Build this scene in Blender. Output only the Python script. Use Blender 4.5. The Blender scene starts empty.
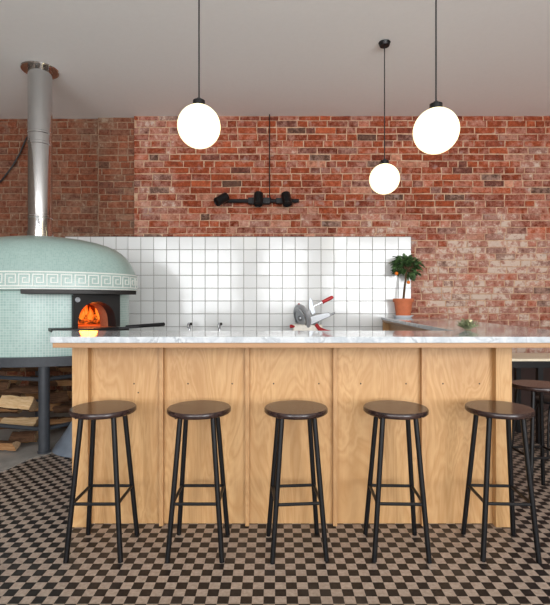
import bpy, bmesh, math, random
from mathutils import Vector, Matrix
from math import pi, sin, cos, radians as R

S = bpy.context.scene
COL = S.collection
random.seed(7)

# ------------------------------------------------------------------ camera numbers
F = 455.0            # focal length in pixels of the 550 px wide frame
HC = 1.24            # camera height
def at(px, py, Y):   # photo pixel + distance -> point in metres
    return Vector(((px - 275.0) / F * Y, Y, HC - (py - 302.5) / F * Y))

# ------------------------------------------------------------------ node helpers
def srgb(r, g, b):
    f = lambda c: (c / 255 / 12.92) if c / 255 <= .04045 else ((c / 255 + .055) / 1.055) ** 2.4
    return (f(r), f(g), f(b), 1)

class Mat:
    def __init__(s, name, color=(.8, .8, .8, 1), rough=.5, metal=0.0, spec=.5):
        s.m = bpy.data.materials.new(name); s.m.use_nodes = True
        s.t = s.m.node_tree; s.b = s.t.nodes['Principled BSDF']
        s.b.inputs['Base Color'].default_value = color
        s.b.inputs['Roughness'].default_value = rough
        s.b.inputs['Metallic'].default_value = metal
        s.b.inputs['Specular IOR Level'].default_value = spec
    def n(s, typ, **kw):
        nd = s.t.nodes.new(typ)
        for k, v in kw.items():
            if k in nd.inputs.keys(): nd.inputs[k].default_value = v
            else: setattr(nd, k, v)
        return nd
    def l(s, a, b): s.t.links.new(a, b)
    def coords(s, scale=(1, 1, 1), kind='Object', rnd=False):
        tc = s.n('ShaderNodeTexCoord'); mp = s.n('ShaderNodeMapping')
        mp.inputs['Scale'].default_value = scale
        s.l(tc.outputs[kind], mp.inputs['Vector'])
        if rnd:
            oi = s.n('ShaderNodeObjectInfo'); mu = s.n('ShaderNodeMath', operation='MULTIPLY'); mu.inputs[1].default_value = 37.0
            cx = s.n('ShaderNodeCombineXYZ')
            s.l(oi.outputs['Random'], mu.inputs[0])
            for i in range(3): s.l(mu.outputs[0], cx.inputs[i])
            s.l(cx.outputs[0], mp.inputs['Location'])
        return mp.outputs[0]
    def noise(s, vec, scale, detail=4, rough=.55, dist=0):
        nd = s.n('ShaderNodeTexNoise'); nd.inputs['Scale'].default_value = scale; nd.inputs['Detail'].default_value = detail
        nd.inputs['Roughness'].default_value = rough; nd.inputs['Distortion'].default_value = dist
        s.l(vec, nd.inputs['Vector']); return nd.outputs['Fac']
    def ramp(s, fac, stops):
        nd = s.n('ShaderNodeValToRGB'); cr = nd.color_ramp
        while len(cr.elements) < len(stops): cr.elements.new(.5)
        for e, (p, c) in zip(cr.elements, stops):
            e.position = p; e.color = c if len(c) == 4 else (*c, 1)
        s.l(fac, nd.inputs[0]); return nd.outputs[0]
    def step(s, fac, a, b):
        nd = s.n('ShaderNodeMapRange'); nd.inputs['From Min'].default_value = a; nd.inputs['From Max'].default_value = b
        nd.clamp = True; s.l(fac, nd.inputs['Value']); return nd.outputs[0]
    def math(s, op, a, b=None):
        nd = s.n('ShaderNodeMath', operation=op)
        for i, v in enumerate((a, b)):
            if v is None: continue
            if isinstance(v, (int, float)): nd.inputs[i].default_value = v
            else: s.l(v, nd.inputs[i])
        return nd.outputs[0]
    def mix(s, fac, a, b, mode='MIX'):
        nd = s.n('ShaderNodeMix', data_type='RGBA', blend_type=mode)
        for k, v in ((0, fac), (6, a), (7, b)):
            if isinstance(v, (int, float)): nd.inputs[k].default_value = v
            elif isinstance(v, tuple): nd.inputs[k].default_value = v
            else: s.l(v, nd.inputs[k])
        return nd.outputs[2]
    def col(s, c): s.l(c, s.b.inputs['Base Color'])
    def bump(s, h, strength=.3, dist=.01):
        nd = s.n('ShaderNodeBump'); nd.inputs['Strength'].default_value = strength; nd.inputs['Distance'].default_value = dist
        s.l(h, nd.inputs['Height']); s.l(nd.outputs[0], s.b.inputs['Normal'])

def simple(name, c, rough=.5, metal=0.0, spec=.5, var=.12, sc=30):
    m = Mat(name, c, rough, metal, spec)
    v = m.noise(m.coords(), sc)
    d = tuple(x * (1 - var) for x in c[:3]) + (1,); e = tuple(min(1, x * (1 + var)) for x in c[:3]) + (1,)
    m.col(m.ramp(v, [(.3, d), (.7, e)]))
    return m.m

# ------------------------------------------------------------------ materials
def brick_mat(name, alcove=False):
    m = Mat(name, rough=.9, spec=.25)
    at_ = m.n('ShaderNodeAttribute', attribute_name='tint')
    v = m.coords()
    n1 = m.noise(v, 26, 6, .65); n2 = m.noise(v, 90, 3, .6)
    c = m.mix(1.0, at_.outputs['Color'], m.ramp(n1, [(.3, (.55, .5, .48)), (.5, (.95, .95, .95)), (.72, (1.3, 1.3, 1.3))]), 'MULTIPLY')
    c = m.mix(m.math('MULTIPLY', m.step(m.noise(v, 38, 5, .7), .55, .72), .35), c, srgb(196, 140, 112))
    c = m.mix(m.step(n2, .62, .75), c, srgb(70, 42, 34))
    # old limewash and plaster left on the brickwork
    geo = m.n('ShaderNodeSeparateXYZ'); m.l(v, geo.inputs[0])
    X, Z = geo.outputs['X'], geo.outputs['Z']
    big = m.noise(v, 1.3, 3, .6); mid = m.noise(v, 13, 9, .74)
    if not alcove:
        right = m.math('MULTIPLY', m.step(X, .9, 2.0), m.step(Z, 2.55, 1.75))
        far = m.math('MULTIPLY', m.step(X, 2.7, 3.3), .55)
        strip = m.math('MULTIPLY', m.math('MULTIPLY', m.step(X, -1.7, -1.55), m.step(X, -.95, -1.25)), .55)
        low = m.math('ADD', .12, m.math('MULTIPLY', m.step(Z, 2.45, 2.05), .4))
        reg = m.math('MAXIMUM', m.math('MAXIMUM', right, far), m.math('MAXIMUM', strip, low))
    else:
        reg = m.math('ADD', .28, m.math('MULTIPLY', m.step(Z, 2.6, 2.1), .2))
    per = m.math('MULTIPLY', m.math('SUBTRACT', at_.outputs['Alpha'], .5), .17)
    w = m.math('ADD', m.math('MULTIPLY', reg, .25), m.math('ADD', mid, m.math('MULTIPLY', m.math('SUBTRACT', big, .5), .5)))
    w = m.math('ADD', w, per)
    thick = m.step(w, .72, .80)
    thin = m.math('MULTIPLY', m.step(w, .5, .8), .72)
    dk = m.math('MULTIPLY', m.step(m.noise(m.coords((1, 1, 1.6)), 5.5, 7, .7), .56, .68), .5)
    c = m.mix(dk, c, srgb(84, 46, 36))
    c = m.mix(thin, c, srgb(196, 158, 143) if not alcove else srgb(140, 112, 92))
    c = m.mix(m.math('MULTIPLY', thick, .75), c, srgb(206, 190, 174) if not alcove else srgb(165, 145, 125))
    chip = m.step(m.noise(v, 17, 3, .5), .70, .74)
    c = m.mix(m.math('MULTIPLY', chip, .7), c, srgb(58, 40, 36))
    gp = m.math('MULTIPLY', m.step(m.noise(v, 6.5, 4, .6), .62, .70), .4)
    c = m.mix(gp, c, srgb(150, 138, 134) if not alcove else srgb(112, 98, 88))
    m.col(c)
    m.bump(m.math('ADD', n1, m.math('MULTIPLY', n2, .5)), .7, .012)
    return m.m
M = {}
M['brick'] = brick_mat('brickwork')
M['brick_alcove'] = brick_mat('weathered shaded alcove brickwork', True)  # weathered brown and the alcove's weaker light, both in the colour
def mortar(name, a, b):
    m = Mat(name, rough=.95, spec=.2); v = m.coords(); n = m.noise(v, 18, 5, .7)
    m.col(m.ramp(n, [(.3, a), (.7, b)])); m.bump(m.noise(v, 120, 3), .5, .004); return m.m
M['mortar'] = mortar('lime mortar', srgb(164, 124, 98), srgb(212, 180, 152))
M['mortar_alcove'] = mortar('old shaded mortar', srgb(118, 90, 74), srgb(168, 138, 114))  # weathered mortar, alcove shade also toned into its colour

def tile_mat():
    m = Mat('white glazed tile', srgb(232, 230, 227), .12, spec=.5)
    at_ = m.n('ShaderNodeAttribute', attribute_name='tint'); m.col(at_.outputs['Color'])
    n = m.noise(m.coords(), 7, 2); m.bump(n, .12, .01); return m.m
M['tile'] = tile_mat()
M['grout'] = simple('grey grout', srgb(104, 98, 92), .9)
def marble():
    m = Mat('white marble', rough=.06, spec=.5); v = m.coords()
    n = m.noise(v, 3.0, 8, .6, 1.6); n2 = m.noise(v, 14, 6, .65, .8); n3 = m.noise(v, 60, 3)
    vein = m.math('ABSOLUTE', m.math('SUBTRACT', n, .5)); vein = m.step(vein, .035, 0)
    vein = m.math('MULTIPLY', vein, m.step(n2, .42, .62))
    c = m.ramp(n2, [(.32, srgb(168, 175, 181)), (.6, srgb(202, 206, 208))])
    c = m.mix(m.math('MULTIPLY', m.step(n3, .55, .75), .25), c, srgb(180, 184, 190))
    m.col(m.mix(m.math('MULTIPLY', vein, .7), c, srgb(120, 126, 134))); return m.m
M['marble'] = marble()
def ply(name, a, b, k, knots=True):
    m = Mat(name, rough=.42, spec=.4); v = m.coords((1, 1, .28), rnd=True)
    n = m.noise(v, 3.6, 4, .55, 1.1)
    fr = m.math('FRACT', m.math('MULTIPLY', n, 14)); tri = m.math('ABSOLUTE', m.math('SUBTRACT', fr, .5))
    fine = m.noise(m.coords((60, 60, 2.5), rnd=True), 3, 4, .6)
    c = m.ramp(tri, [(0, a), (.5, b)])
    c = m.mix(m.math('MULTIPLY', m.step(n, .35, .7), .35), c, k)
    c = m.mix(m.math('MULTIPLY', m.step(fine, .5, .8), .4), c, k)
    bl = m.noise(m.coords((1, 1, .6), rnd=True), 2.2, 3)
    c = m.mix(m.math('MULTIPLY', m.step(bl, .5, .75), .35), c, a)
    if knots:
        vo = m.n('ShaderNodeTexVoronoi'); vo.inputs['Scale'].default_value = 5.0; m.l(m.coords(rnd=True), vo.inputs['Vector'])
        c = m.mix(m.math('MULTIPLY', m.step(vo.outputs['Distance'], .034, .02), .75), c, srgb(90, 55, 28))
    m.col(c); m.bump(fine, .08, .003); return m.m
M['ply'] = ply('birch plywood', srgb(192, 148, 98), srgb(208, 167, 118), srgb(170, 124, 80), False)
M['ply_post'] = ply('birch plywood board', srgb(193, 149, 98), srgb(207, 167, 118), srgb(174, 128, 82), False)
def ply_edge():
    m = Mat('plywood edge', rough=.5); v = m.coords()
    sp = m.n('ShaderNodeSeparateXYZ'); m.l(v, sp.inputs[0])
    z = m.math('FRACT', m.math('MULTIPLY', sp.outputs['Z'], 165)); n = m.noise(m.coords((4, 4, 60)), 4, 3)
    c = m.mix(m.step(z, .35, .6), srgb(192, 152, 108), srgb(138, 98, 66))
    m.col(m.mix(m.math('MULTIPLY', n, .4), c, srgb(166, 124, 84))); return m.m
M['ply_edge'] = ply_edge()
M['fin'] = ply('plywood fin edge', srgb(186, 142, 96), srgb(200, 158, 112), srgb(166, 122, 80), False)
def dark_wood():
    m = Mat('dark stained wood', rough=.24, spec=.5)
    n = m.noise(m.coords((2.5, 22, 22), rnd=True), 3, 5, .6, .4)
    m.col(m.ramp(n, [(.25, srgb(30, 21, 20)), (.5, srgb(48, 34, 32)), (.78, srgb(76, 56, 50))]))
    m.bump(n, .15, .003); return m.m
M['seat'] = dark_wood()
M['black'] = simple('black powder-coated steel', srgb(13, 13, 15), .4, 0, .35)
M['black_matt'] = simple('matt black steel', srgb(26, 26, 28), .55, 0, .35)
M['oven_steel'] = simple('blue-grey painted steel', srgb(58, 62, 68), .5)
M['dark_steel'] = simple('dark iron', srgb(40, 38, 37), .5, .3)
M['mouth'] = simple('sooty black iron', srgb(22, 21, 21), .5)
def chrome():
    m = Mat('polished flue steel', srgb(205, 205, 205), .09, 1.0)
    n = m.noise(m.coords((1, 1, .4)), 5, 3); m.bump(n, .1, .02); return m.m
M['flue'] = chrome()
M['chrome'] = Mat('chrome', srgb(190, 192, 195), .18, 1.0).m
M['alu'] = simple('cast aluminium', srgb(176, 180, 185), .3, .45, .5, .06)
M['alu_dark'] = simple('brushed steel', srgb(150, 152, 154), .35, .8, .5, .06)
M['galv'] = simple('galvanised sheet', srgb(132, 144, 158), .42, .3, .5, .15, 12)
M['red'] = simple('red plastic', srgb(176, 22, 28), .35)
M['cream'] = simple('cream enamel', srgb(240, 235, 222), .3)
M['terracotta'] = simple('terracotta', srgb(196, 112, 76), .75, 0, .3, .08)
M['soil'] = simple('soil', srgb(58, 42, 32), .95)
M['saucer'] = simple('white glazed saucer', srgb(226, 228, 232), .25, 0, .5, .03)
M['bark'] = simple('bark', srgb(92, 72, 52), .9, 0, .2, .35, 22)
def leafm(name, a, b):
    m = Mat(name, rough=.42, spec=.45); n = m.noise(m.coords(), 24, 2)
    m.col(m.ramp(n, [(.35, a), (.65, b)])); return m.m
M['leaf'] = leafm('dark glossy leaf', srgb(46, 74, 40), srgb(96, 126, 76))
M['herb'] = leafm('grey-green herb leaf', srgb(108, 116, 80), srgb(168, 174, 136))
M['petal'] = simple('cream petal', srgb(242, 232, 190), .6)
M['orange'] = simple('orange fruit', srgb(232, 120, 30), .45)
M['split'] = None
def split_wood(name, a, b, c_):
    m = Mat(name, rough=.85, spec=.2); n = m.noise(m.coords((3, 34, 34), rnd=True), 3, 5, .65, .5)
    m.col(m.ramp(n, [(.25, a), (.5, b), (.75, c_)])); m.bump(n, .6, .02); return m.m
M['split'] = split_wood('split firewood', srgb(120, 82, 52), srgb(176, 130, 88), srgb(205, 165, 120))
M['split_pale'] = split_wood('fresh split firewood', srgb(176, 132, 90), srgb(220, 186, 140), srgb(238, 214, 178))
M['logbark'] = split_wood('log bark', srgb(48, 34, 26), srgb(88, 62, 44), srgb(118, 88, 64))
M['logend'] = split_wood('cut log end', srgb(150, 118, 88), srgb(196, 164, 128), srgb(214, 184, 150))
M['char'] = simple('charred log', srgb(26, 20, 18), .9)
def firebrick():
    m = Mat('oven lining', rough=.9); n = m.noise(m.coords(), 9, 5)
    m.col(m.ramp(n, [(.3, srgb(150, 92, 62)), (.7, srgb(190, 128, 90))])); return m.m
M['lining'] = firebrick()
def flame():
    m = Mat('flame'); tc = m.coords(kind='UV'); sp = m.n('ShaderNodeSeparateXYZ'); m.l(tc, sp.inputs[0])
    n = m.noise(m.coords(), 16, 3)
    f = m.math('ADD', sp.outputs['Y'], m.math('MULTIPLY', m.math('SUBTRACT', n, .5), .8))
    c = m.ramp(f, [(0, (1, .3, .03)), (.35, (1, .2, .015)), (.7, (1, .08, .004)), (1, (.55, .02, .0))])
    m.l(c, m.b.inputs['Emission Color']); m.b.inputs['Emission Strength'].default_value = 1.05
    m.b.inputs['Base Color'].default_value = (.1, .03, .01, 1); return m.m
M['flame'] = flame()
def ember():
    m = Mat('glowing ember', srgb(30, 18, 14), .9); n = m.noise(m.coords(), 26, 4)
    m.l(m.ramp(n, [(.42, (0, 0, 0)), (.6, (1, .14, .01)), (.75, (1, .45, .08))]), m.b.inputs['Emission Color'])
    m.b.inputs['Emission Strength'].default_value = 1.2; return m.m
M['ember'] = ember()
def globe():
    m = Mat('lit opal glass', srgb(150, 145, 132), .3)
    m.b.inputs['Emission Color'].default_value = (1, .89, .53, 1); m.b.inputs['Emission Strength'].default_value = 1.75; return m.m
M['globe'] = globe()
def mosaic(name, size, a, b, g, mortar=.1):
    m = Mat(name, rough=.3, spec=.5)
    v = m.coords((1 / size, 1 / size, 1), 'UV')
    br = m.n('ShaderNodeTexBrick', offset=0.0, squash=1.0)
    br.inputs['Scale'].default_value = 1; br.inputs['Brick Width'].default_value = 1; br.inputs['Row Height'].default_value = 1
    br.inputs['Mortar Size'].default_value = mortar; br.inputs['Mortar Smooth'].default_value = .3
    br.inputs['Color1'].default_value = a; br.inputs['Color2'].default_value = b; br.inputs['Mortar'].default_value = g
    m.l(v, br.inputs['Vector'])
    n = m.noise(m.coords(), 4, 3)
    m.col(m.mix(m.math('MULTIPLY', n, .25), br.outputs['Color'], srgb(196, 214, 206))); return m.m
M['mosaic'] = mosaic('aqua glass mosaic', .021, srgb(146, 180, 174), srgb(166, 196, 189), srgb(200, 212, 206), .09)
M['mosaic_dome'] = mosaic('aqua dome mosaic', .016, srgb(136, 166, 160), srgb(154, 181, 175), srgb(162, 184, 178), .08)
M['mosaic_band'] = mosaic('band mosaic', .016, srgb(148, 175, 169), srgb(162, 187, 181), srgb(184, 200, 195), .08)
M['mosaic_white'] = simple('white mosaic', srgb(226, 229, 222), .4, 0, .5, .04)
def checker():
    m = Mat('black and pale checkered floor tile', rough=.45, spec=.4)
    v = m.coords()
    ch = m.n('ShaderNodeTexChecker'); ch.inputs['Scale'].default_value = 1 / .048; m.l(v, ch.inputs['Vector'])
    n = m.noise(v, 3, 4); n2 = m.noise(v, 60, 3)
    lt = m.ramp(n2, [(.3, srgb(150, 134, 120)), (.7, srgb(178, 162, 148))]); dk = m.ramp(n2, [(.3, srgb(22, 19, 19)), (.7, srgb(40, 34, 33))])
    c = m.mix(ch.outputs['Fac'], dk, lt)
    m.col(m.mix(m.math('MULTIPLY', m.step(n, .5, .8), .25), c, srgb(110, 100, 92))); return m.m
M['floor'] = checker()
M['concrete'] = simple('bare concrete', srgb(150, 146, 140), .85, 0, .3, .18, 5)
M['white_paint'] = simple('white painted plaster', srgb(246, 245, 243), .8, 0, .3, .01)
M['dark_plaster'] = simple('brown painted plaster', srgb(140, 128, 118), .85, 0, .3, .05)
M['plaster'] = simple('pale plaster', srgb(205, 200, 193), .85, 0, .3, .03)
M['pale_wood'] = ply('pale table wood', srgb(232, 220, 194), srgb(240, 230, 206), srgb(222, 206, 176), False)
M['glass'] = Mat('clear pane', (1, 1, 1, 1), .02).m
M['glass'].node_tree.nodes['Principled BSDF'].inputs['Transmission Weight'].default_value = 1
M['table_shade'] = simple('dark brown painted-in shade', srgb(52, 36, 32), .6, 0, .3, .15, 6)  # shade on the wall below the table, put in as dark colour
M['pavement'] = simple('grey pavement', srgb(150, 148, 144), .9)

# ------------------------------------------------------------------ mesh builder
class MB:
    def __init__(s): s.v = []; s.f = []; s.mi = []; s.uv = {}; s.tint = {}
    def add(s, vs, fs, mi=0, uvs=None, tint=None):
        o = len(s.v); s.v += [tuple(v) for v in vs]
        for k, f in enumerate(fs):
            i = len(s.f); s.f.append([o + j for j in f]); s.mi.append(mi)
            if uvs: s.uv[i] = [uvs[j] for j in f]
            if tint: s.tint[i] = tint
        return s
    def box(s, x0, x1, y0, y1, z0, z1, mi=0, tint=None, mat=None):
        vs = [Vector((x, y, z)) for z in (z0, z1) for y in (y0, y1) for x in (x0, x1)]
        if mat: vs = [mat @ v for v in vs]
        return s.add(vs, [(0, 2, 3, 1), (4, 5, 7, 6), (0, 1, 5, 4), (2, 6, 7, 3), (0, 4, 6, 2), (1, 3, 7, 5)], mi, None, tint)
    def tube(s, pts, r, n=12, mi=0, cap=True, taper=None):
        pts = [Vector(p) for p in pts]; rings = []; up = None
        for i, p in enumerate(pts):
            d = (pts[min(i + 1, len(pts) - 1)] - pts[max(i - 1, 0)]).normalized()
            if up is None:
                up = Vector((0, 0, 1)) if abs(d.z) < .9 else Vector((1, 0, 0))
            a = (up - d * up.dot(d)).normalized(); up = a; b = d.cross(a)
            rr = r if taper is None else taper[i]
            rings.append([p + (a * cos(2 * pi * k / n) + b * sin(2 * pi * k / n)) * rr for k in range(n)])
        vs = [v for ring in rings for v in ring]; fs = []; uvs = []
        for i in range(len(pts)):
            for k in range(n): uvs.append((k / n, i / max(1, len(pts) - 1)))
        for i in range(len(pts) - 1):
            for k in range(n):
                fs.append((i * n + k, i * n + (k + 1) % n, (i + 1) * n + (k + 1) % n, (i + 1) * n + k))
        if cap: fs += [tuple(range(n))[::-1], tuple((len(pts) - 1) * n + k for k in range(n))]
        return s.add(vs, fs, mi, uvs)
    def lathe(s, prof, n=32, mi=0, c=(0, 0, 0), sx=1, sy=1, mat=None, cap=False, skip=None, uvlen=None):
        vs = []; fs = []; uvs = []; L = 0
        for i, (r, z) in enumerate(prof):
            if i: L += math.dist(prof[i], prof[i - 1])
            for k in range(n + 1):
                a = 2 * pi * k / n
                p = Vector((c[0] + r * sx * cos(a), c[1] + r * sy * sin(a), c[2] + z))
                vs.append(mat @ p if mat else p); uvs.append((k / n * (uvlen or 1), L))
        w = n + 1
        for i in range(len(prof) - 1):
            for k in range(n):
                f = (i * w + k, i * w + k + 1, (i + 1) * w + k + 1, (i + 1) * w + k)
                if skip and all(skip(vs[j]) for j in f): continue
                fs.append(f)
        if cap:
            fs.append(tuple(range(n))[::-1]); fs.append(tuple((len(prof) - 1) * w + k for k in range(n)))
        return s.add(vs, fs, mi, uvs)
    def prism(s, poly, z0, z1, mi=0, mi_side=None):
        n = len(poly); vs = [(x, y, z0) for x, y in poly] + [(x, y, z1) for x, y in poly]
        s.add(vs, [tuple(range(n))[::-1], tuple(range(n, 2 * n))], mi)
        return s.add(vs, [(i, (i + 1) % n, n + (i + 1) % n, n + i) for i in range(n)], mi if mi_side is None else mi_side)
    def build(s, name, mats, parent=None, smooth=35, bevel=0, weld=True, seg=2, solid=0):
        me = bpy.data.meshes.new(name)
        me.from_pydata(s.v, [], s.f)
        if not isinstance(mats, (list, tuple)): mats = [mats]
        for m in mats: me.materials.append(m)
        for p, i in zip(me.polygons, s.mi): p.material_index = i
        if s.uv:
            ul = me.uv_layers.new(name='UVMap')
            for p in me.polygons:
                if p.index in s.uv:
                    for li, u in zip(p.loop_indices, s.uv[p.index]): ul.data[li].uv = u
        if s.tint:
            ca = me.color_attributes.new('tint', 'FLOAT_COLOR', 'CORNER')
            for p in me.polygons:
                c = s.tint.get(p.index, (.5, .5, .5, 1))
                for li in p.loop_indices: ca.data[li].color = c
        bm = bmesh.new(); bm.from_mesh(me)
        if weld: bmesh.ops.remove_doubles(bm, verts=bm.verts, dist=1e-5)
        bmesh.ops.recalc_face_normals(bm, faces=bm.faces)
        bm.to_mesh(me); bm.free()
        if smooth:
            for p in me.polygons: p.use_smooth = True
            me.set_sharp_from_angle(angle=R(smooth))
        o = bpy.data.objects.new(name, me); COL.objects.link(o)
        if parent: o.parent = parent
        if solid:
            md = o.modifiers.new('solid', 'SOLIDIFY'); md.thickness = solid; md.offset = 0
        if bevel:
            md = o.modifiers.new('bevel', 'BEVEL'); md.width = bevel; md.segments = seg; md.limit_method = 'ANGLE'; md.angle_limit = R(40)
        return o

def tag(o, label, cat, group=None, kind=None):
    o['label'] = label; o['category'] = cat
    if group: o['group'] = group
    if kind: o['kind'] = kind
    return o
def struct(o): o['kind'] = 'structure'; return o
def thing(name, label, cat, loc=(0, 0, 0), group=None, rz=0):
    o = bpy.data.objects.new(name, None); COL.objects.link(o); o.location = loc; o.rotation_euler = (0, 0, rz)
    o.empty_display_size = .1
    return tag(o, label, cat, group)
def dup(root, loc, label=None, rz=None, group=None):
    r = root.copy(); COL.objects.link(r); r.location = loc
    if rz is not None: r.rotation_euler = (0, 0, rz)
    if label: r['label'] = label
    if group: r['group'] = group
    for ch in list(root.children):
        c = ch.copy(); COL.objects.link(c); c.parent = r
        for g in list(ch.children):
            d = g.copy(); COL.objects.link(d); d.parent = c
    return r

# ------------------------------------------------------------------ room shell
YW, ZC = 5.30, 3.412        # brick wall face, ceiling height
XL, XR, YR = -4.3, 5.2, -3.6
XS = -1.64                  # where the wall steps back into the alcove behind the oven
struct(MB().box(XL - .1, XR + .1, YR - 2.5, 5.7, -.08, 0).build('floor', M['floor'], smooth=0))
struct(MB().box(XL - .1, XR + .1, YR - .2, 5.7, ZC, ZC + .1).build('ceiling', M['white_paint'], smooth=0))

def brick_color(alcove):
    t = random.random(); u = random.gauss(0, 1)
    if t < .66: c = (152 + 12 * u, 72 + 8 * u, 43 + 6 * u)
    elif t < .84: c = (136 + 9 * u, 66 + 6 * u, 46 + 5 * u)
    elif t < .92: c = (118 + 9 * u, 70 + 6 * u, 58 + 5 * u)
    elif t < .95: c = (96, 68, 56)
    else: c = (178 + 8 * u, 118 + 8 * u, 94 + 7 * u)
    if alcove: c = tuple(x * .45 + y * .55 for x, y in zip(c, (112, 74, 56)))  # duller worn brick, darkened further for the lower light in the alcove
    return srgb(*c)[:3] + (random.random(),)
def brick_field(mb, x0, x1, z0, z1, y, alcove=False, course=.0775, step_x=None):
    z = z0; row = 0
    while z < z1 - .01:
        h = course - .0095; zt = min(z + h, z1)
        x = x0 - random.uniform(0, .2)
        wob = random.uniform(-.003, .003)
        while x < x1:
            L = random.choice((.222, .222, .222, .108)) if row % 3 else random.choice((.222, .108, .108, .222))
            L += random.uniform(-.012, .012)
            a, b = max(x, x0), min(x + L, x1)
            if b - a > .03:
                d = random.uniform(-.004, .006); t = brick_color(alcove)
                j = lambda s=.004: random.uniform(-s, s)
                bk = [(a + j(), z + wob + j()), (b + j(), z + wob + j()), (b + j(), zt + wob + j()), (a + j(), zt + wob + j())]
                fr = [(p[0] + q[0] * .006, p[1] + q[1] * .006) for p, q in zip(bk, ((1, 1), (-1, 1), (-1, -1), (1, -1)))]
                vs = [(px, y, pz) for px, pz in bk] + [(px, y - .008 + d + j(.002), pz) for px, pz in fr]
                mb.add(vs, [(4, 5, 6, 7), (0, 1, 5, 4), (1, 2, 6, 5), (2, 3, 7, 6), (3, 0, 4, 7)], 1, None, t)
            x += L + .0105
        z += course; row += 1
w = MB().box(XS, XR, YW, 5.7, 0, ZC)
brick_field(w, XS, XR, .03, ZC, YW)
struct(w.build('wall_back', [M['mortar'], M['brick']], smooth=0, weld=False))
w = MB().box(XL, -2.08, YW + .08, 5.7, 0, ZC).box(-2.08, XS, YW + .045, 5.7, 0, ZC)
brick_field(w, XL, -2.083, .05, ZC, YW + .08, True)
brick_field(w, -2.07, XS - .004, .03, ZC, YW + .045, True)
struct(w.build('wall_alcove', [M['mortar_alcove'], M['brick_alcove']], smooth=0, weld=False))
struct(MB().box(XL - .1, XL, YR, 5.7, 0, ZC).build('wall_left', M['dark_plaster'], smooth=0))
struct(MB().box(XR, XR + .1, YR, 5.7, 0, ZC).build('wall_right', M['dark_plaster'], smooth=0))
# street front behind the camera: three windows
WIN = [(-3.9, -1.15, .55, 3.3), (-.42, .95, .9, 3.3), (1.75, 4.6, .55, 3.3)]
w = MB(); xs = [XL] + [v for a in WIN for v in a[:2]] + [XR]
for i in range(0, len(xs), 2): w.box(xs[i], xs[i + 1], YR - .2, YR, 0, ZC)
for a, b, z0, z1 in WIN: w.box(a, b, YR - .2, YR, 0, z0).box(a, b, YR - .2, YR, z1, ZC)
struct(w.build('wall_front', M['dark_plaster'], smooth=0))
for i, (a, b, z0, z1) in enumerate(WIN):
    f = MB(); t = .05
    f.box(a, a + t, YR - .12, YR - .05, z0, z1).box(b - t, b, YR - .12, YR - .05, z0, z1)
    f.box(a + t, b - t, YR - .12, YR - .05, z0, z0 + t).box(a + t, b - t, YR - .12, YR - .05, z1 - t, z1)
    n = 3 if b - a > 2 else 2
    for k in range(1, n): f.box(a + (b - a) * k / n - .02, a + (b - a) * k / n + .02, YR - .11, YR - .06, z0 + t, z1 - t)
    struct(f.build('window_%d' % (i + 1), M['black_matt'], smooth=0))

# tiled wall behind the counter
def tiles(mb, x_right, x_left, ztop, zlow, y, pitch):
    nx = int(round((x_right - x_left) / pitch)); px = (x_right - x_left) / nx
    z = ztop
    while z > zlow:
        for i in range(nx):
            a, b = x_left + i * px + .0017, x_left + (i + 1) * px - .0017; z0, z1 = z - pitch + .0017, z - .0017
            tx, tz = random.gauss(0, .0022), random.gauss(0, .0022)
            g = random.uniform(-3, 2); t = srgb(225 + g, 227 + g, 226 + g)
            vs = [(a, y, z0), (b, y, z0), (b, y, z1), (a, y, z1)]
            e = .003
            for (xx, zz) in ((a + e, z0 + e), (b - e, z0 + e), (b - e, z1 - e), (a + e, z1 - e)):
                u = (xx - (a + b) / 2); v = (zz - (z0 + z1) / 2)
                vs.append((xx, y - .005 + u * tx * 2 + v * tz * 2, zz))
            mb.add(vs, [(4, 5, 6, 7), (0, 1, 5, 4), (1, 2, 6, 5), (2, 3, 7, 6), (3, 0, 4, 7)], 1, None, t)
        z -= pitch
YT = 5.27; zt = HC + (302.5 - 236.8) / F * YT
w = MB().box(-1.703, 1.576, YT, YW - .006, .6, zt + .004)
tiles(w, 1.576, -1.703, zt, .7, YT, .1487)
w2 = MB().box(-2.45, -1.703, YW + .012, YW + .036, .6, zt + .01)
tiles(w2, -1.706, -2.45, zt + .008, .7, YW + .012, .1487)
struct(w.build('wall_tiled', [M['grout'], M['tile']], smooth=0, weld=False))
struct(w2.build('wall_tiled_alcove', [M['grout'], M['tile']], smooth=0, weld=False))
struct(MB().box(1.98, XR, YW - .04, YW - .012, 0, .60).build('shade_panel_1', M['table_shade'], smooth=0))  # added dark sheet standing in for the shade under the table
# bare concrete under the oven
struct(MB().prism([(-2.12, 2.7), (-2.0, 3.31), (-1.94, 3.60), (-1.86, 3.70), (-1.73, 3.86), (-1.3, 4.3), (-1.2, 5.3), (-4.3, 5.3), (-4.3, 2.7)], 0, .006)
       .build('floor_concrete', M['concrete'], smooth=0))

# ------------------------------------------------------------------ bar counter
H, ZM, ZP = 1.071, 1.0405, 1.016
top = thing('countertop', 'L-shaped white marble countertop with plywood edge running along the wooden bar', 'countertop', (0, 0, 0))
poly = [(-1.108, 2.24), (1.66, 2.24), (1.86, 5.262), (1.23, 5.262), (1.074, 2.73), (-1.335, 2.73)]
MB().prism(poly, ZM, H).build('marble_slab', M['marble'], top, smooth=0, bevel=.003)
inn = [(-1.10, 2.25), (1.65, 2.25), (1.85, 5.26), (1.24, 5.26), (1.084, 2.72), (-1.32, 2.72)]
MB().prism(inn, ZP, ZM - .0005).build('plywood_underlay', M['ply_edge'], top, smooth=0, bevel=.0015)

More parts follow.
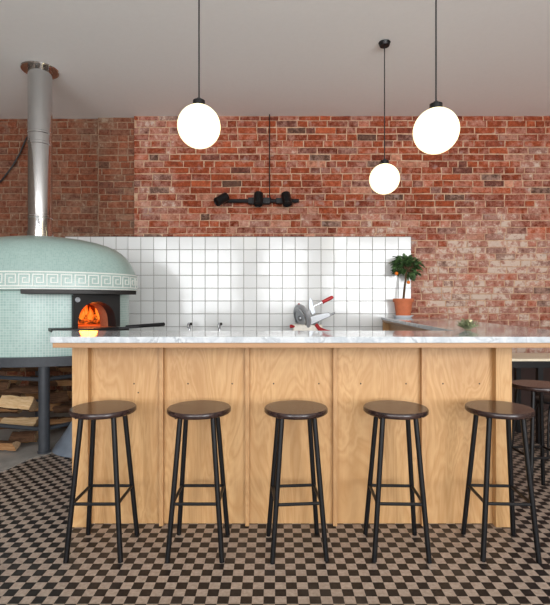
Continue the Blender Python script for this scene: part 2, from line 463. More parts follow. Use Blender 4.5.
base = thing('bar_counter', 'birch plywood bar front with five recessed panels under the marble top', 'bar counter', (0, 2.5, 0))
PX = lambda p: (p - 275) * 2.5 / F
edges = [PX(88), PX(160.5), PX(247), PX(335.5), PX(424.5), PX(496)]
for i in range(5):
    MB().box(edges[i], edges[i + 1], .045, .063, .004, ZP - .001).build('panel', M['ply'], base, smooth=0)
for i in range(5):
    for u in (.3, .82) if i else (.6, .66):
        x = edges[i] + (edges[i + 1] - edges[i]) * u; z = .786 - (.05 if i == 0 and u > .65 else 0)
        MB().lathe([(.001, .0015), (.0035, .0015), (.0045, 0)], 12, mat=Matrix.Translation((x, .0448, z)) @ Matrix.Rotation(pi / 2, 4, 'X')).build('screw', M['dark_steel'], base)
for e in edges[1:-1]:
    MB().box(e - .011, e + .011, .012, .0449, .004, ZP - .001).build('divider', M['fin'], base, smooth=0, bevel=.0015)
MB().box(PX(72), PX(88) , 0, .0649, .004, ZP - .001).build('post', M['ply_post'], base, smooth=0, bevel=.0015)
MB().box(PX(496), PX(512), 0, .0649, .004, ZP - .001).build('post', M['ply_post'], base, smooth=0, bevel=.0015)
MB().box(PX(72), PX(72) + .02, .065, .21, .004, ZP - .001).build('side_panel', M['ply_post'], base, smooth=0)
MB().prism([(1.10, .25), (1.296, 2.655), (1.302, 2.655), (1.302, .065), (1.27, .065), (1.27, .25)], .004, ZP - .001).build('side_panel', M['ply'], base, smooth=0)
MB().box(1.226, 1.302, 2.657, 2.69, .004, ZP - .001).build('end_board', M['ply_post'], base, smooth=0, bevel=.001)

# back worktop under the tiles
bw = thing('back_worktop', 'stainless worktop along the tiled wall behind the bar', 'worktop', (0, 4.98, 0))
MB().box(-1.2, 1.15, -.26, .26, .87, .90).build('worktop_slab', M['alu_dark'], bw, smooth=0, bevel=.004)
MB().box(-1.18, 1.13, -.22, .26, .08, .869).build('cabinet_body', M['alu'], bw, smooth=0)
for x in (-1.1, 1.05):
    for y in (-.15, .2): MB().box(x - .02, x + .02, y - .02, y + .02, 0, .079).build('foot', M['black_matt'], bw, smooth=0)

# ------------------------------------------------------------------ bar stools
SR = .16
def make_stool():
    t = thing('bar_stool', '', 'stool', (0, 0, 0), 'black legged bar stools with dark wooden seats')
    zs = .713
    MB().lathe([(.001, zs - .027), (SR - .006, zs - .027), (SR, zs - .021), (SR, zs - .006), (SR - .005, zs), (.001, zs)], 56).build('seat', M['seat'], t, smooth=50)
    hh = lambda z: .079 + (.686 - z) * .075
    for sx in (-1, 1):
        for sy in (-1, 1):
            p = lambda z: (sx * hh(z), sy * hh(z), z)
            MB().tube([p(.003), p(.6862)], .0125, 14).build('leg', M['black'], t)
    z = .27; h = hh(z)
    for a, b in (((-h, -h), (h, -h)), ((-h, h), (h, h)), ((-h, -h), (-h, h)), ((h, -h), (h, h))):
        MB().tube([(*a, z), (*b, z)], .008, 10).build('footrest', M['black'], t)
    MB().tube([(-.1, -.1, .681), (.1, .1, .681)], .006, 8).build('brace', M['black'], t)
    return t
st = make_stool()
st.location = (-.867, 2.3, 0); st['label'] = 'dark wooden seat bar stool at the left end of the plywood bar'; st.rotation_euler = (0, 0, 0)
for x, y, rz, lab in ((-.383, 2.3, 0, 'second bar stool from the left end, in front of the second plywood panel'),
                      (.106, 2.3, 5, 'middle bar stool of the five along the plywood bar front'),
                      (.609, 2.3, -2, 'fourth bar stool from the left, in front of the fourth plywood panel'),
                      (1.132, 2.3, -3, 'bar stool at the right end of the plywood bar front'),
                      (1.70, 2.95, 4, 'bar stool tucked under the counter return on the right, beyond the plywood front')):
    dup(st, (x, y, 0), lab, R(rz))

# table at the right
tb = thing('side_table', 'pale wooden table with black frame by the brick wall at right', 'table', (2.75, 4.2, 0))
MB().box(-.85, .85, -.24, .22, .728, .75).build('tabletop', M['pale_wood'], tb, smooth=0, bevel=.003)
MB().box(-.82, .82, -.22, .20, .668, .727).build('apron', M['black'], tb, smooth=0)
for x in (-.42, .78):
    for y in (-.19, .17): MB().box(x - .022, x + .022, y - .022, y + .022, 0, .667).build('leg', M['black'], tb, smooth=0)
# low black chair frame beside the table (bent steel tube)
cf = thing('metal_stool', 'low black stool with bent tube legs under the table at right', 'stool', (2.28, 3.72, 0))
MB().lathe([(.001, .43), (.145, .43), (.15, .436), (.15, .448), (.145, .452), (.001, .452)], 32).build('seat', M['black'], cf, smooth=50)
for k in range(4):
    a = pi / 4 + k * pi / 2
    pts = [(cos(a) * r, sin(a) * r, z) for r, z in ((.03, .425), (.08, .42), (.115, .40), (.135, .36), (.15, .28), (.165, .15), (.18, .003))]
    MB().tube(pts, .009, 10).build('leg', M['black'], cf)

# ------------------------------------------------------------------ pizza oven
OX, OY = -2.21, 4.25
EB = .65                      # plan is an oval: depth / width
ov = thing('pizza_oven', 'domed pizza oven covered in pale aqua mosaic with a white Greek key band', 'oven', (OX, OY, 0))
n45 = Vector((.7071, -.7071, 0)); t45 = Vector((.7071, .7071, 0)); MC = Vector((-1.49 - OX, 3.82 - OY, 0))
def in_mouth(p):
    q = Vector((p[0], p[1], 0)) - MC
    return abs(q.dot(t45)) < .152 and q.dot(n45) > -.62 and 1.0 < p[2] < 1.28
prof = [(.83, .79 + i * .02) for i in range(29)]
MB().lathe(prof, 180, sy=EB, skip=in_mouth, uvlen=4.6).build('oven_body', M['mosaic'], ov)
dp = [(.925, 1.50), (.915, 1.52), (.90, 1.555), (.878, 1.60), (.845, 1.645), (.80, 1.69), (.735, 1.732), (.655, 1.765), (.56, 1.792), (.45, 1.815), (.34, 1.831), (.23, 1.843), (.12, 1.85), (.001, 1.853)]
MB().lathe(dp, 96, sx=.965, sy=EB, uvlen=5.1).build('dome', M['mosaic_dome'], ov, smooth=60)
MB().lathe([(.83, 1.335), (.935, 1.345), (.938, 1.36), (.938, 1.49), (.93, 1.501)], 128, sx=.965, sy=EB, uvlen=5.1).build('band', M['mosaic_band'], ov, smooth=60)
# Greek key relief on the band
N = 400; ea, eb = .9395 * .965, .9395 * EB
tab = [0.0]; pr = None
for k in range(N + 1):
    a = 2 * pi * k / N; p = (ea * cos(a), eb * sin(a))
    if pr: tab.append(tab[-1] + math.dist(p, pr))
    pr = p
LEN = tab[-1]
def band_pt(u, z):
    u %= LEN; lo = 0; hi = N
    while hi - lo > 1:
        m_ = (lo + hi) // 2
        if tab[m_] <= u: lo = m_
        else: hi = m_
    a = 2 * pi * (lo + (u - tab[lo]) / (tab[hi] - tab[lo])) / N
    return Vector((ea * cos(a), eb * sin(a), z)), Vector((cos(a) / ea, sin(a) / eb, 0)).normalized()
fz = MB()
def strip(u0, v0, u1, v1, w=.0085, proud=.003):
    if abs(u1 - u0) > abs(v1 - v0): u0, u1 = sorted((u0, u1)); lo, hi = (u0 - w / 2, v0 - w / 2), (u1 + w / 2, v0 + w / 2)
    else: v0, v1 = sorted((v0, v1)); lo, hi = (u0 - w / 2, v0 - w / 2), (u0 + w / 2, v1 + w / 2)
    n = max(1, int((hi[0] - lo[0]) / .02)); vs = []
    for i in range(n + 1):
        u = lo[0] + (hi[0] - lo[0]) * i / n
        for v in (lo[1], hi[1]):
            p, nn = band_pt(u, v); vs.append(p + nn * proud); vs.append(p - nn * .002)
    fs = []
    for i in range(n):
        o = i * 4; fs += [(o, o + 4, o + 6, o + 2), (o, o + 1, o + 5, o + 4), (o + 2, o + 6, o + 7, o + 3)]
    fs += [(0, 2, 3, 1), (4 * n, 4 * n + 1, 4 * n + 3, 4 * n + 2)]
    fz.add(vs, fs)
units = int(LEN / .104); U = LEN / units; z0 = 1.3745; g = .0188; gu = U / 6.5
key = [(0, 0), (0, 5), (4.9, 5), (4.9, 1.45), (1.8, 1.45), (1.8, 3.5), (3.3, 3.5)]
for k in range(units):
    b = k * U
    for (p, q) in zip(key, key[1:]): strip(b + p[0] * gu, z0 + p[1] * g, b + q[0] * gu, z0 + q[1] * g, .0078)
    strip(b, z0, b + U, z0)
    strip(b, 1.353, b + U, 1.353, .009); strip(b, 1.489, b + U, 1.489, .009)
fz.build('greek_key_frieze', M['mosaic_white'], ov, smooth=0, weld=False)
def arc_slab(a0, a1, ro, ri, z0, z1, n=28):
    pts = []
    for k in range(n + 1):
        a = R(a0 + (a1 - a0) * k / n); pts.append((ro * cos(a), -ro * .657 * sin(a)))
    for k in range(n, -1, -1):
        a = R(a0 + (a1 - a0) * k / n); pts.append((ri * cos(a), -ri * EB * sin(a)))
    return MB().prism(pts, z0, z1)
arc_slab(20, 78.5, 1.05, .83, 1.309, 1.3455).build('canopy_shelf', M['dark_steel'], ov, smooth=30, bevel=.003)
arc_slab(29, 66, 1.10, .80, 1.003, 1.0295).build('landing_shelf', M['dark_steel'], ov, smooth=30, bevel=.004)
# mouth box with arched opening
def mp(u, z, d): q = MC + t45 * u + n45 * d; return Vector((q.x, q.y, z))
hw, zb, zt_ = .2, 1.0296, 1.3085
def arch(w_, h_, n=24): return [(-w_ * cos(pi * k / n), zb + .001 + h_ * (sin(pi * k / n) ** .72)) for k in range(n + 1)]
def outer(n=24):
    pts = []
    for k in range(n + 1):
        a = pi * k / n; x, y = -cos(a), sin(a); s = 1 / max(abs(x), abs(y)) if y > 1e-6 else 1 / abs(x)
        pts.append((max(-1, min(1, x * s)) * hw, zb + min(1, y * s) * (zt_ - zb)))
    return pts
ar, ou = arch(.162, .215), outer()
mb = MB(); n = len(ar)
vs = [mp(u, z, 0) for u, z in ou] + [mp(u, z, 0) for u, z in ar] + [mp(u * .77, zb + (z - zb) * .97, -.12) for u, z in ou] + [mp(u * .77, zb + (z - zb) * .97, -.26) for u, z in ou] + [mp(u * .82, zb + .001 + (z - zb) * .95, -.09) for u, z in ar] + [mp(u * .82, zb + .001 + (z - zb) * .95, -.26) for u, z in ar]
fs = []
for k in range(n - 1):
    for p, q in ((0, 1), (1, 4), (3, 2), (2, 0)): fs.append((p * n + k, p * n + k + 1, q * n + k + 1, q * n + k))
mb.add(vs, fs).build('oven_mouth', M['mouth'], ov, smooth=25, bevel=0)
tn = MB(); vs2 = [mp(u * .82, zb + .001 + (z - zb) * .95, d) for d in (-.09, -.25) for u, z in ar]
tn.add(vs2, [(k, k + 1, n + k + 1, n + k) for k in range(n - 1)]).build('tunnel_lining', M['lining'], ov, smooth=25)
bx = MB(); mt = Matrix.Translation(mp(-.165, 1.262, .0015)) @ Matrix.Rotation(pi / 4, 4, 'Z') @ Matrix.Rotation(pi / 2, 4, 'X')
bx.lathe([(.001, .004), (.012, .004), (.015, .001), (.018, .005), (.02, .005), (.021, 0)], 24, mat=mt).build('round_badge', M['alu'], ov)
# inner chamber
def in_tunnel(p):
    q = Vector((p[0], p[1], 0)) - MC
    return abs(q.dot(t45)) < .15 and -.5 < q.dot(n45) and p[2] < 1.26
ip = [(.72, 1.03 + i * .02) for i in range(9)] + [(.70, 1.22), (.66, 1.25), (.60, 1.28), (.5, 1.31), (.35, 1.33), (.15, 1.34), (.001, 1.34)]
MB().lathe([(.001, 1.03), (.72, 1.03)] + ip[1:], 140, sy=.62, skip=in_tunnel).build('oven_chamber', M['lining'], ov)
mb = MB(); mb.add([mp(-.165, 1.0305, .0), mp(.165, 1.0305, .0), mp(.165, 1.0305, -.5), mp(-.165, 1.0305, -.5)], [(0, 1, 2, 3)]).build('oven_hearth', M['lining'], ov, smooth=0)
# stand
MB().lathe([(.86, .712), (.885, .715), (.885, .79), (.845, .793)], 128, sy=EB).build('base_ring', M['oven_steel'], ov, smooth=30)
MB().lathe([(.001, .714), (.86, .714)], 64, sy=EB).build('base_plate', M['black_matt'], ov, smooth=0)
legs = [(-1.90 - OX, 3.745 - OY), (-1.52 - OX, 4.36 - OY), (-2.95 - OX, 4.08 - OY), (-2.45 - OX, 4.74 - OY)]
for (x, y) in legs:
    MB().lathe([(.001, .007), (.052, .007), (.052, .02), (.043, .022), (.043, .7135)], 32, c=(x, y, 0)).build('leg', M['oven_steel'], ov)
for z in (.195, .605):
    for i, j in ((0, 1), (0, 2), (1, 3), (2, 3)):
        a, b = Vector((*legs[i], z)), Vector((*legs[j], z))
        MB().tube([a, (a + b) / 2 + Vector((0, 0, -.006)), b], .017, 12).build('rail', M['oven_steel'], ov)
# flue
fl = MB(); FX = .016
fl.lathe([(.112, 1.84), (.112, 1.90), (.104, 1.902), (.104, 2.02), (.107, 2.024), (.107, 2.04), (.104, 2.044), (.104, 2.70), (.107, 2.704), (.107, 2.725), (.104, 2.729), (.104, 2.80), (.107, 2.804), (.107, 2.82), (.104, 2.824), (.104, ZC - .002)], 48, c=(FX, 0, 0))
flo = fl.build('flue_pipe', M['flue'], ov)
MB().lathe([(.105, ZC - .012), (.16, ZC - .012), (.165, ZC - .002)], 48, c=(FX, 0, 0)).build('flue_collar', M['flue'], ov)

# fire
fi = thing('fire', 'orange log fire burning inside the arched oven mouth', 'fire', (-1.70, 4.32, 1.032))
for (x, y, h, r, b) in ((-.13, -.03, .13, .028, .02), (-.09, .02, .19, .032, -.02), (-.05, -.04, .12, .026, .02), (0, .02, .16, .03, .02), (.045, -.02, .21, .024, -.03), (.09, .01, .13, .026, .02), (-.17, .03, .11, .025, .02), (.13, .03, .09, .024, -.01)):
    pts = []; tp = []
    for k in range(9):
        s = k / 8; pts.append((x + b * sin(s * 5) * s + .03 * s * (1 if b > 0 else -1), y, .05 + h * s)); tp.append(max(.0015, r * (sin(pi * min(1, s * .8 + .2)) ** 1.2) * (1 - s * .3)))
    MB().tube(pts, r, 10, taper=tp).build('flame', M['flame'], fi, smooth=60)
for (a, b, r) in (((-.22, -.05, .03), (.1, .05, .035), .03), ((-.1, .08, .03), (.2, -.02, .03), .028), ((-.15, .02, .085), (.14, .0, .075), .027)):
    MB().tube([a, (Vector(a) + Vector(b)) / 2 + Vector((0, .01, .004)), b], r, 9).build('burning_log', M['ember'], fi, smooth=0)

# pizza peel lying across the landing shelf
pe = thing('pizza_peel', 'black flat pizza peel lying out from the oven mouth over the bar', 'peel', (-1.40, 3.62, 1.034))
a, b = at(98, 329.6, 3.60) - pe.location, at(164, 324.8, 3.35) - pe.location
ax = (b - a).normalized(); sd = ax.cross(Vector((0, 0, 1))).normalized(); u3 = sd.cross(ax).normalized()
def pp(s, w_, h_): return a + (b - a) * s + sd * w_ + u3 * h_
bl = [(0, -.10), (.02, -.115), (.5, -.115), (.62, -.08), (.68, -.03), (.68, .03), (.62, .08), (.5, .115), (.02, .115), (0, .10)]
nb = len(bl); mb = MB()
vs = [pp(s, w_, -.009) for s, w_ in bl] + [pp(s, w_, .007) for s, w_ in bl]
mb.add(vs, [tuple(range(nb)), tuple(range(nb, 2 * nb))] + [(i, (i + 1) % nb, nb + (i + 1) % nb, nb + i) for i in range(nb)]).build('blade', M['black_matt'], pe, smooth=0)
MB().tube([pp(.45, 0, .004), pp(1.0, 0, .004)], .0135, 12).build('handle', M['black_matt'], pe)

# ------------------------------------------------------------------ firewood
def make_log(L, r, kind):
    """split log along X: bark arc on the outside, flat split faces; 0 split 1 bark 2 cut end"""
    mb = MB(); nseg = 9; sec = []
    if kind == 'round': cs = [(cos(2 * pi * k / 14), sin(2 * pi * k / 14), 1) for k in range(14)]
    elif kind == 'half': cs = [(cos(pi * k / 9) , sin(pi * k / 9) * .95 - .35, 1) for k in range(10)] + [(-.35, -.37, 0), (.3, -.40, 0)]
    else: cs = [(cos(pi * (.02 + .55 * k / 6)) * 1.15 - .45, sin(pi * (.02 + .55 * k / 6)) * 1.15 - .45, 1) for k in range(7)] + [(-.50, .1, 0), (-.52, -.5, 0), (.0, -.5, 0), (.35, -.5, 0)]
    n = len(cs); vs = []; ph = random.uniform(0, 9)
    for i in range(nseg + 1):
        x = -L / 2 + L * i / nseg; k = 1 + .05 * sin(ph + i * 1.3)
        for j, (y, z, b) in enumerate(cs):
            q = 1 + random.uniform(-.06, .06)
            vs.append((x + (random.uniform(-.008, .008) if i in (0, nseg) else 0), y * r * k * q, z * r * k * q))
    for j in range(n):
        b = 1 if cs[j][2] and cs[(j + 1) % n][2] else 0
        mb.add(vs, [(i * n + j, i * n + (j + 1) % n, (i + 1) * n + (j + 1) % n, (i + 1) * n + j) for i in range(nseg)], b)
    mb.add(vs, [tuple(range(n)), tuple(nseg * n + k for k in range(n))], 2)
    return mb
LG = 'split firewood logs stacked under the oven'
def log(loc, L, r, kind, rx, rz, label, pale=False, ry=0):
    o = make_log(L, r, kind).build('firewood_log', [M['split_pale'] if pale else M['split'], M['logbark'], M['logend']], smooth=30)
    o.location = loc; o.rotation_euler = (R(rx), R(ry), R(rz)); return tag(o, label, 'log', LG)
def zat(py, Y): return HC - (py - 302.5) / F * Y
log((at(18, 0, 3.97).x, 3.97, zat(404, 3.97)), .29, .095, 'quarter', 225, -4, 'thick split log with a pale torn streak left of the oven leg, topmost large log', True, 4)
log((at(19, 0, 4.0).x, 4.0, zat(424, 4.0)), .30, .062, 'half', 205, 3, 'pale freshly split log lying just above the lower rail left of the leg', True)
log((at(25, 0, 3.93).x, 3.92, .084), .20, .08, 'quarter', 60, 10, 'reddish split log beneath the lower rail, touching the oven leg side')
log((at(6, 0, 3.77).x, 3.77, .062), .20, .064, 'quarter', 15, -8, 'short blocky log on the concrete at the far left of the stack')
log((at(2, 0, 4.0).x - .05, 4.0, zat(385, 4.0)), .2, .05, 'half', 30, 20, 'small pale-ended log at the top left of the firewood stack')
log((at(69, 0, 4.13).x, 4.13, zat(409, 4.13)), .26, .032, 'round', 0, 8, 'thin round log with a pale cut end right of the oven leg')
log((at(22, 0, 4.1).x, 4.10, zat(389, 4.1)), .36, .045, 'half', 20, -3, 'flat brown log lying across the top of the stack left of the leg')
log((at(55, 0, 4.2).x, 4.20, zat(397, 4.2)), .22, .06, 'quarter', 100, 40, 'angled log with a light split face behind the leg, right side', True)
log((at(62, 0, 4.2).x, 4.24, zat(424, 4.2)), .26, .06, 'quarter', 200, 20, 'brown log below the thin round log right of the leg')
for z in (.07, .2, .335, .468, .6):
    for k in range(4):
        x = -2.63 + k * .33 + random.uniform(-.03, .03)
        log((x, 4.47 + .03 * (k % 2), z), .29, .064, random.choice(('quarter', 'half')), random.uniform(0, 360), random.uniform(-6, 6), 'dark split log in the shadowed back of the firewood stack under the oven')
# galvanised metal cover beside the firewood
gc = MB().lathe([(.315, .006), (.30, .03), (.262, .08), (.222, .14), (.185, .20), (.15, .26), (.12, .33), (.10, .40), (.001, .402)], 56, c=(0, 0, 0), cap=False).build('metal_cover', M['galv'], None, smooth=40)
gc.location = (-1.575, 3.93, 0); tag(gc, 'blue-grey galvanised metal cone standing beside the firewood behind the bar', 'metal cover')

# black cable on the alcove wall
pts = [at(-10, 190, 5.34), at(2, 180, 5.34), at(12, 167, 5.33), at(20, 153, 5.33), at(26, 139, 5.34), at(34, 128, 5.35)]
tag(MB().tube(pts, .009, 8).build('cable', M['black'], None), 'black cable slanting across the brick wall left of the steel flue', 'cable')

# ------------------------------------------------------------------ lights hanging in the room
def pendant(px, py, Y, label):
    p = at(px, py, Y); t = thing('globe_pendant', label, 'pendant lamp', (p.x, Y, p.z), 'white glass globe pendants')
    r = .125; prof = [(max(.0005, r * sin(pi * k / 28)), -r * cos(pi * k / 28)) for k in range(28)] + [(.03, r * .97)]
    MB().lathe(prof, 48).build('globe', M['globe'], t, smooth=60)
    MB().lathe([(.001, .165), (.012, .165), (.022, .155), (.035, .15), (.036, .118), (.03, .116)], 24).build('cap', M['black'], t, smooth=30)
    MB().tube([(0, 0, .16), (0, 0, ZC - p.z - .02)], .0045, 8).build('cord', M['black_matt'], t)
    MB().lathe([(.001, ZC - p.z - .03), (.04, ZC - p.z - .03), (.05, ZC - p.z - .002)], 24).build('ceiling_rose', M['black'], t, smooth=30)
    return t
pendant(199, 126.5, 2.66, 'large lit white globe pendant hanging at the left above the bar')
pendant(436, 131, 2.55, 'large lit white globe pendant hanging at the right above the bar')
pendant(384.5, 179, 3.80, 'smaller looking white globe pendant hanging lowest, further back over the tiles')

tl = thing('track_light', 'black bar with three spotlights on the brick wall above the tiles', 'spotlight bar', at(256, 200.5, 5.2))
S0 = 5.2 / F
MB().tube([((-42) * S0, .02, 0), (43 * S0, .02, 0)], .022, 12).build('bar', M['black_matt'], tl, smooth=30)
MB().box(-8 * S0, 14 * S0, -.005, .06, -.035, .035).build('bracket', M['black_matt'], tl, smooth=0, bevel=.005)
MB().box(20 * S0, 31 * S0, -.005, .06, -.03, .03).build('bracket', M['black_matt'], tl, smooth=0, bevel=.005)
for x, tilt, fw in ((-34, 52, -28), (2.5, 2, -22), (30.5, -10, -26)):
    mt = Matrix.Translation((x * S0, -.055, .0)) @ Matrix.Rotation(R(tilt), 4, 'Y') @ Matrix.Rotation(R(fw), 4, 'X')
    h = MB().lathe([(.001, .085), (.04, .085), (.052, .075), (.052, -.07), (.048, -.074), (.044, -.06), (.001, -.055)], 28, mat=mt).build('spot_head', M['black'], tl, smooth=30)
MB().tube([(13.5 * S0 + .03, .02, .01), (13.5 * S0 + .01, .02, .03), (13.5 * S0, .03, .06), (13.5 * S0, .05, .3), (13.5 * S0, .05, ZC - tl.location.z - .002)], .006, 8).build('cord', M['black'], tl)

# ------------------------------------------------------------------ things on the counters
# meat slicer
q = lambda px, py, Y=5.0: at(px, py, Y)
sl = thing('meat_slicer', 'silver meat slicer with red handles on the worktop by the tiles', 'meat slicer', (q(308, 0).x, 5.0, .9005))
o_ = sl.location
def lq(px, py, dy=0): return q(px, py, 5.0 + dy) - o_
MB().box(-.17, .15, -.10, .13, 0.0, .10).build('base', M['cream'], sl, smooth=0, bevel=.015, seg=3)
MB().box(-.08, .12, -.02, .11, .101, .15).build('motor_housing', M['alu'], sl, smooth=0, bevel=.02, seg=3)
c = lq(302, 317.5, -.02); axis = Vector((-.85, -.45, -.27)).normalized()
rot = axis.to_track_quat('Z', 'Y').to_matrix().to_4x4()
mt = Matrix.Translation(c) @ rot
MB().lathe([(.001, -.03), (.13, -.03), (.15, -.012), (.15, .012), (.135, .022), (.09, .024), (.001, .026)], 48, mat=mt).build('blade_guard', M['alu'], sl, smooth=30)
MB().lathe([(.085, .025), (.115, .03), (.12, .0255)], 40, mat=mt).build('blade', M['chrome'], sl)
MB().lathe([(.001, .045), (.025, .045), (.03, .027)], 20, mat=mt).build('blade_hub', M['alu_dark'], sl, smooth=30)
def plate(pts, dy0, dy1, name, m):
    n = len(pts); vs = [lq(x, y, dy0) for x, y in pts] + [lq(x, y, dy1) for x, y in pts]
    MB().add(vs, [tuple(range(n)), tuple(range(n, 2 * n))] + [(i, (i + 1) % n, n + (i + 1) % n, n + i) for i in range(n)]).build(name, m, sl, smooth=0, bevel=.004)
plate([(306.5, 318), (317, 314.5), (329, 312.3), (331, 316), (322, 320), (309, 326)], -.10, .02, 'carriage', M['alu_dark'])
plate([(309, 299.5), (310, 297.8), (311.5, 298.2), (316, 313), (312, 315), (308.8, 308)], -.04, -.02, 'pusher_plate', M['alu'])
MB().tube([lq(330, 315, -.04), lq(335, 313, -.04)], .012, 12).build('carriage_knob', M['alu_dark'], sl)
MB().tube([lq(313.5, 306.5, -.03), lq(323, 301.8, -.05)], .008, 10).build('handle_rod', M['chrome'], sl)
MB().tube([lq(322.3, 302.2, -.05), lq(323.5, 301.6, -.05), lq(331.5, 297.6, -.06), lq(333, 296.8, -.06)], .02, 16, taper=[.026, .019, .021, .014]).build('handle_grip', M['red'], sl)
MB().tube([lq(294.5, 326.6, -.1), lq(291, 326.4, -.11), lq(289.8, 326.4, -.11)], .015, 14, taper=[.008, .022, .018]).build('red_knob', M['red'], sl)
MB().tube([lq(316, 324.5, -.10), lq(319.5, 329, -.12), lq(325, 330.5, -.14), lq(331.5, 332.3, -.16)], .02, 12, taper=[.02, .022, .014, .018]).build('lower_handle', M['red'], sl)
MB().tube([lq(299, 305, -.03), lq(299, 303.4, -.03)], .012, 12).build('guard_knob', M['red'], sl)

# taps
def tap(px, label):
    t = thing('tap', label, 'tap', (at(px, 0, 5.08).x, 5.08, .9005), 'chrome taps by the tiled wall')
    MB().lathe([(.001, 0), (.026, 0), (.026, .008), (.014, .012), (.012, .05)], 20).build('tap_base', M['chrome'], t, smooth=30)
    pts = [(0, 0, .03), (0, 0, .075)] + [(0, -.045 + .045 * cos(a), .075 + .032 * sin(a)) for a in (R(30), R(60), R(90), R(120), R(150))] + [(0, -.09, .06)]
    MB().tube(pts, .0125, 14).build('spout', M['chrome'], t)
    MB().lathe([(.001, .03), (.022, .03), (.026, .02), (.024, .0), (.001, 0)], 20, mat=Matrix.Translation((0.008, -.01, .085))).build('tap_knob', M['dark_steel'], t, smooth=30)
    return t
tap(189.5, 'chrome tap by the tiles, the left of the pair'); tap(219.5, 'chrome tap by the tiles, the right of the pair')

# potted citrus tree
YP = 5.10
sc_ = MB().lathe([(.001, 0), (.085, 0), (.115, .022), (.118, .026), (.11, .026), (.082, .008), (.001, .008)], 40).build('saucer', M['saucer'], None, smooth=30)
sc_.location = (at(403, 0, YP).x, YP, H + .0005); tag(sc_, 'white saucer under the terracotta pot on the marble top', 'saucer')
pt = thing('potted_citrus_tree', 'small citrus tree in a terracotta pot at the tiled wall end of the counter', 'potted plant', (at(403.3, 0, YP).x, YP, H + .0092))
MB().lathe([(.001, 0), (.078, 0), (.10, .165), (.112, .166), (.115, .172), (.116, .20), (.112, .204), (.10, .204), (.097, .185)], 40).build('pot', M['terracotta'], pt, smooth=30)
MB().lathe([(.001, .19), (.097, .186)], 24).build('soil', M['soil'], pt)
def lt(px, py, dy=0): return at(px, py, YP + dy) - pt.location
tr = [Vector((0, 0, .17)), lt(404.2, 291), lt(405.5, 280), lt(406.3, 272), lt(406.5, 264)]
tm = MB().tube(tr, .012, 10, taper=[.014, .013, .012, .01, .007])
rnd = random.Random(3)
fol = MB(); cen = lt(406.3, 267)
def leaf(mb, p, d, up, L, W, droop=.25):
    d = d.normalized(); s = d.cross(up); s = s.normalized() if s.length > 1e-3 else Vector((1, 0, 0)); nn = s.cross(d)
    prof = ((0, .0), (.2, .7), (.45, 1), (.75, .7), (1, 0)); vs = []
    for u, w_ in prof:
        c_ = p + d * (L * u) - Vector((0, 0, droop * L * u * u))
        vs += [c_ - s * (W * w_) + nn * W * .35 * w_, c_, c_ + s * (W * w_) + nn * W * .35 * w_]
    fs = []
    for i in range(4):
        o = i * 3; fs += [(o, o + 1, o + 4, o + 3), (o + 1, o + 2, o + 5, o + 4)]
    mb.add(vs, fs)
for k in range(40):
    a, e = rnd.uniform(0, 2 * pi), rnd.uniform(-.6, 1.3)
    d = Vector((cos(a) * cos(e), sin(a) * cos(e) * .75, sin(e)))
    tip = cen + Vector((d.x * rnd.uniform(.10, .155), d.y * .11, d.z * rnd.uniform(.09, .15) - .01))
    tm.tube([tr[-2], (tr[-2] + tip) / 2 + Vector((0, 0, .015)), tip], .003, 5, taper=[.005, .0035, .002])
    for j in range(13):
        b = tr[-2].lerp(tip, rnd.uniform(.45, 1.05)); dd = (d + Vector((rnd.gauss(0, .7), rnd.gauss(0, .6), rnd.gauss(0, .5)))).normalized()
        if b.y + pt.location.y > YT - .12: dd.y = -abs(dd.y)
        leaf(fol, b, dd, Vector((rnd.gauss(0, .4), rnd.gauss(0, .4), 1)), rnd.uniform(.055, .085), rnd.uniform(.015, .023))
tm.build('trunk', M['bark'], pt, weld=False)
fol.build('foliage', M['leaf'], pt, smooth=60, weld=False)
for px, py in ((408.5, 282.3), (396.5, 273.5)):
    MB().lathe([(max(.0005, .02 * sin(pi * k / 12)), -.02 * cos(pi * k / 12)) for k in range(13)], 16, c=lt(px, py, -.07)).build('fruit', M['orange'], pt, smooth=60)

# small bunch of herbs and a flower on the marble
hb = thing('flower_posy', 'low posy of grey-green herbs with a cream flower on the marble top', 'plant', (at(467, 0, 2.79).x, 2.79, H + .0005))
fo = MB(); rnd = random.Random(11)
for k in range(60):
    a = rnd.uniform(0, 2 * pi); lean = rnd.uniform(.1, 1.2); L = rnd.uniform(.045, .068)
    d = Vector((cos(a) * sin(lean), sin(a) * sin(lean) * .8, cos(lean))); b = Vector((cos(a) * .012, sin(a) * .012, .002)); tip = b + d * L
    fo.tube([b, b.lerp(tip, .5) + Vector((0, 0, .004)), tip], .0011, 5)
    for j in range(7): leaf(fo, b.lerp(tip, .3 + .1 * j), (d + Vector((rnd.gauss(0, .9), rnd.gauss(0, .9), rnd.gauss(.2, .5)))), Vector((0, 0, 1)), rnd.uniform(.014, .024), .0034, .1)
for v_i in range(len(fo.v)):
    x, y, z = fo.v[v_i]
    if z < .001: fo.v[v_i] = (x, y, .001)
fo.build('foliage', M['herb'], hb, smooth=60, weld=False)
fp = at(470.2, 321.5, 2.76) - hb.location; pb = MB()
for k in range(9):
    a = 2 * pi * k / 9; leaf(pb, fp, Vector((cos(a), sin(a) * .7 - .2, .45 + .3 * (k % 2))), Vector((0, 0, 1)), .02, .008, .1)
pb.lathe([(max(.0005, .009 * sin(pi * k / 8)), -.008 * cos(pi * k / 8)) for k in range(9)], 12, c=fp + Vector((0, -.004, .004)))
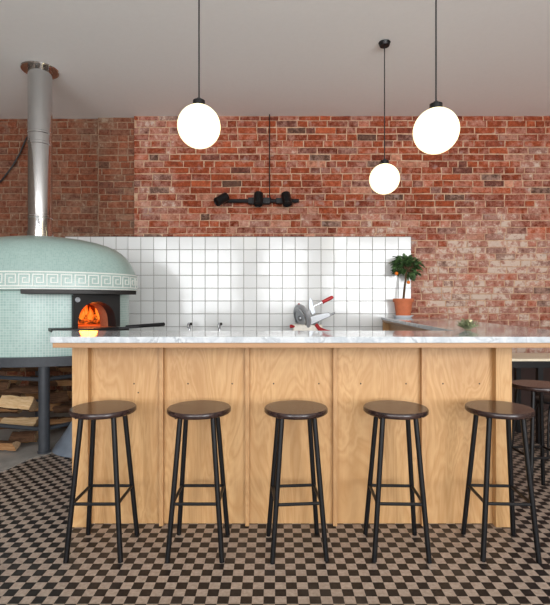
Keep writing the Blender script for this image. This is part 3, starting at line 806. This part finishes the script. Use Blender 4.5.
pb.build('flower', M['petal'], hb, smooth=60, weld=False)
MB().tube([(0, 0, .002), fp * .5 + Vector((0, 0, .01)), fp], .0016, 6).build('flower_stem', M['herb'], hb)

# ------------------------------------------------------------------ light
def area(name, loc, sx, sy, power, color, rot):
    l = bpy.data.lights.new(name, 'AREA'); l.shape = 'RECTANGLE'; l.size = sx; l.size_y = sy; l.energy = power; l.color = color
    o = bpy.data.objects.new(name, l); COL.objects.link(o); o.location = loc; o.rotation_euler = rot; return o
K = 32
for (a, b, z0, z1), g_ in zip(WIN, (.85, 1.1, 1.35)):
    area('window_daylight', ((a + b) / 2, YR - .04, (z0 + z1) / 2), b - a - .1, z1 - z0 - .1, K * g_ * (b - a) * (z1 - z0), (.97, .985, 1), (R(116), 0, 0))
fl_ = bpy.data.lights.new('fire_light', 'POINT'); fl_.energy = 4.2; fl_.color = (1, .22, .035); fl_.shadow_soft_size = .08
fo_ = bpy.data.objects.new('fire_light', fl_); COL.objects.link(fo_); fo_.location = (-1.74, 4.24, 1.17)
for c in [o for o in COL.objects if o.name.startswith('globe_pendant') and o.type == 'EMPTY']: pass
wd = bpy.data.worlds.new('daylight'); S.world = wd; wd.use_nodes = True
bg = wd.node_tree.nodes['Background']; bg.inputs[0].default_value = (.85, .92, 1, 1); bg.inputs[1].default_value = 1.0

# ------------------------------------------------------------------ camera
cd = bpy.data.cameras.new('camera'); cam = bpy.data.objects.new('camera', cd); COL.objects.link(cam)
cam.location = (0, 0, HC); cam.rotation_euler = (R(90), 0, 0)
cd.sensor_fit = 'HORIZONTAL'; cd.sensor_width = 36; cd.lens = 36 * F / 550; cd.clip_start = .05
S.camera = cam
S.view_settings.view_transform = 'Standard'; S.view_settings.look = 'None'; S.view_settings.gamma = 1
S.view_settings.use_curve_mapping = False; S.view_settings.exposure = 0.0
S.cycles.use_denoising = True
S.cycles.max_bounces = 8; S.cycles.diffuse_bounces = 5; S.cycles.glossy_bounces = 4
S.cycles.sample_clamp_indirect = 6
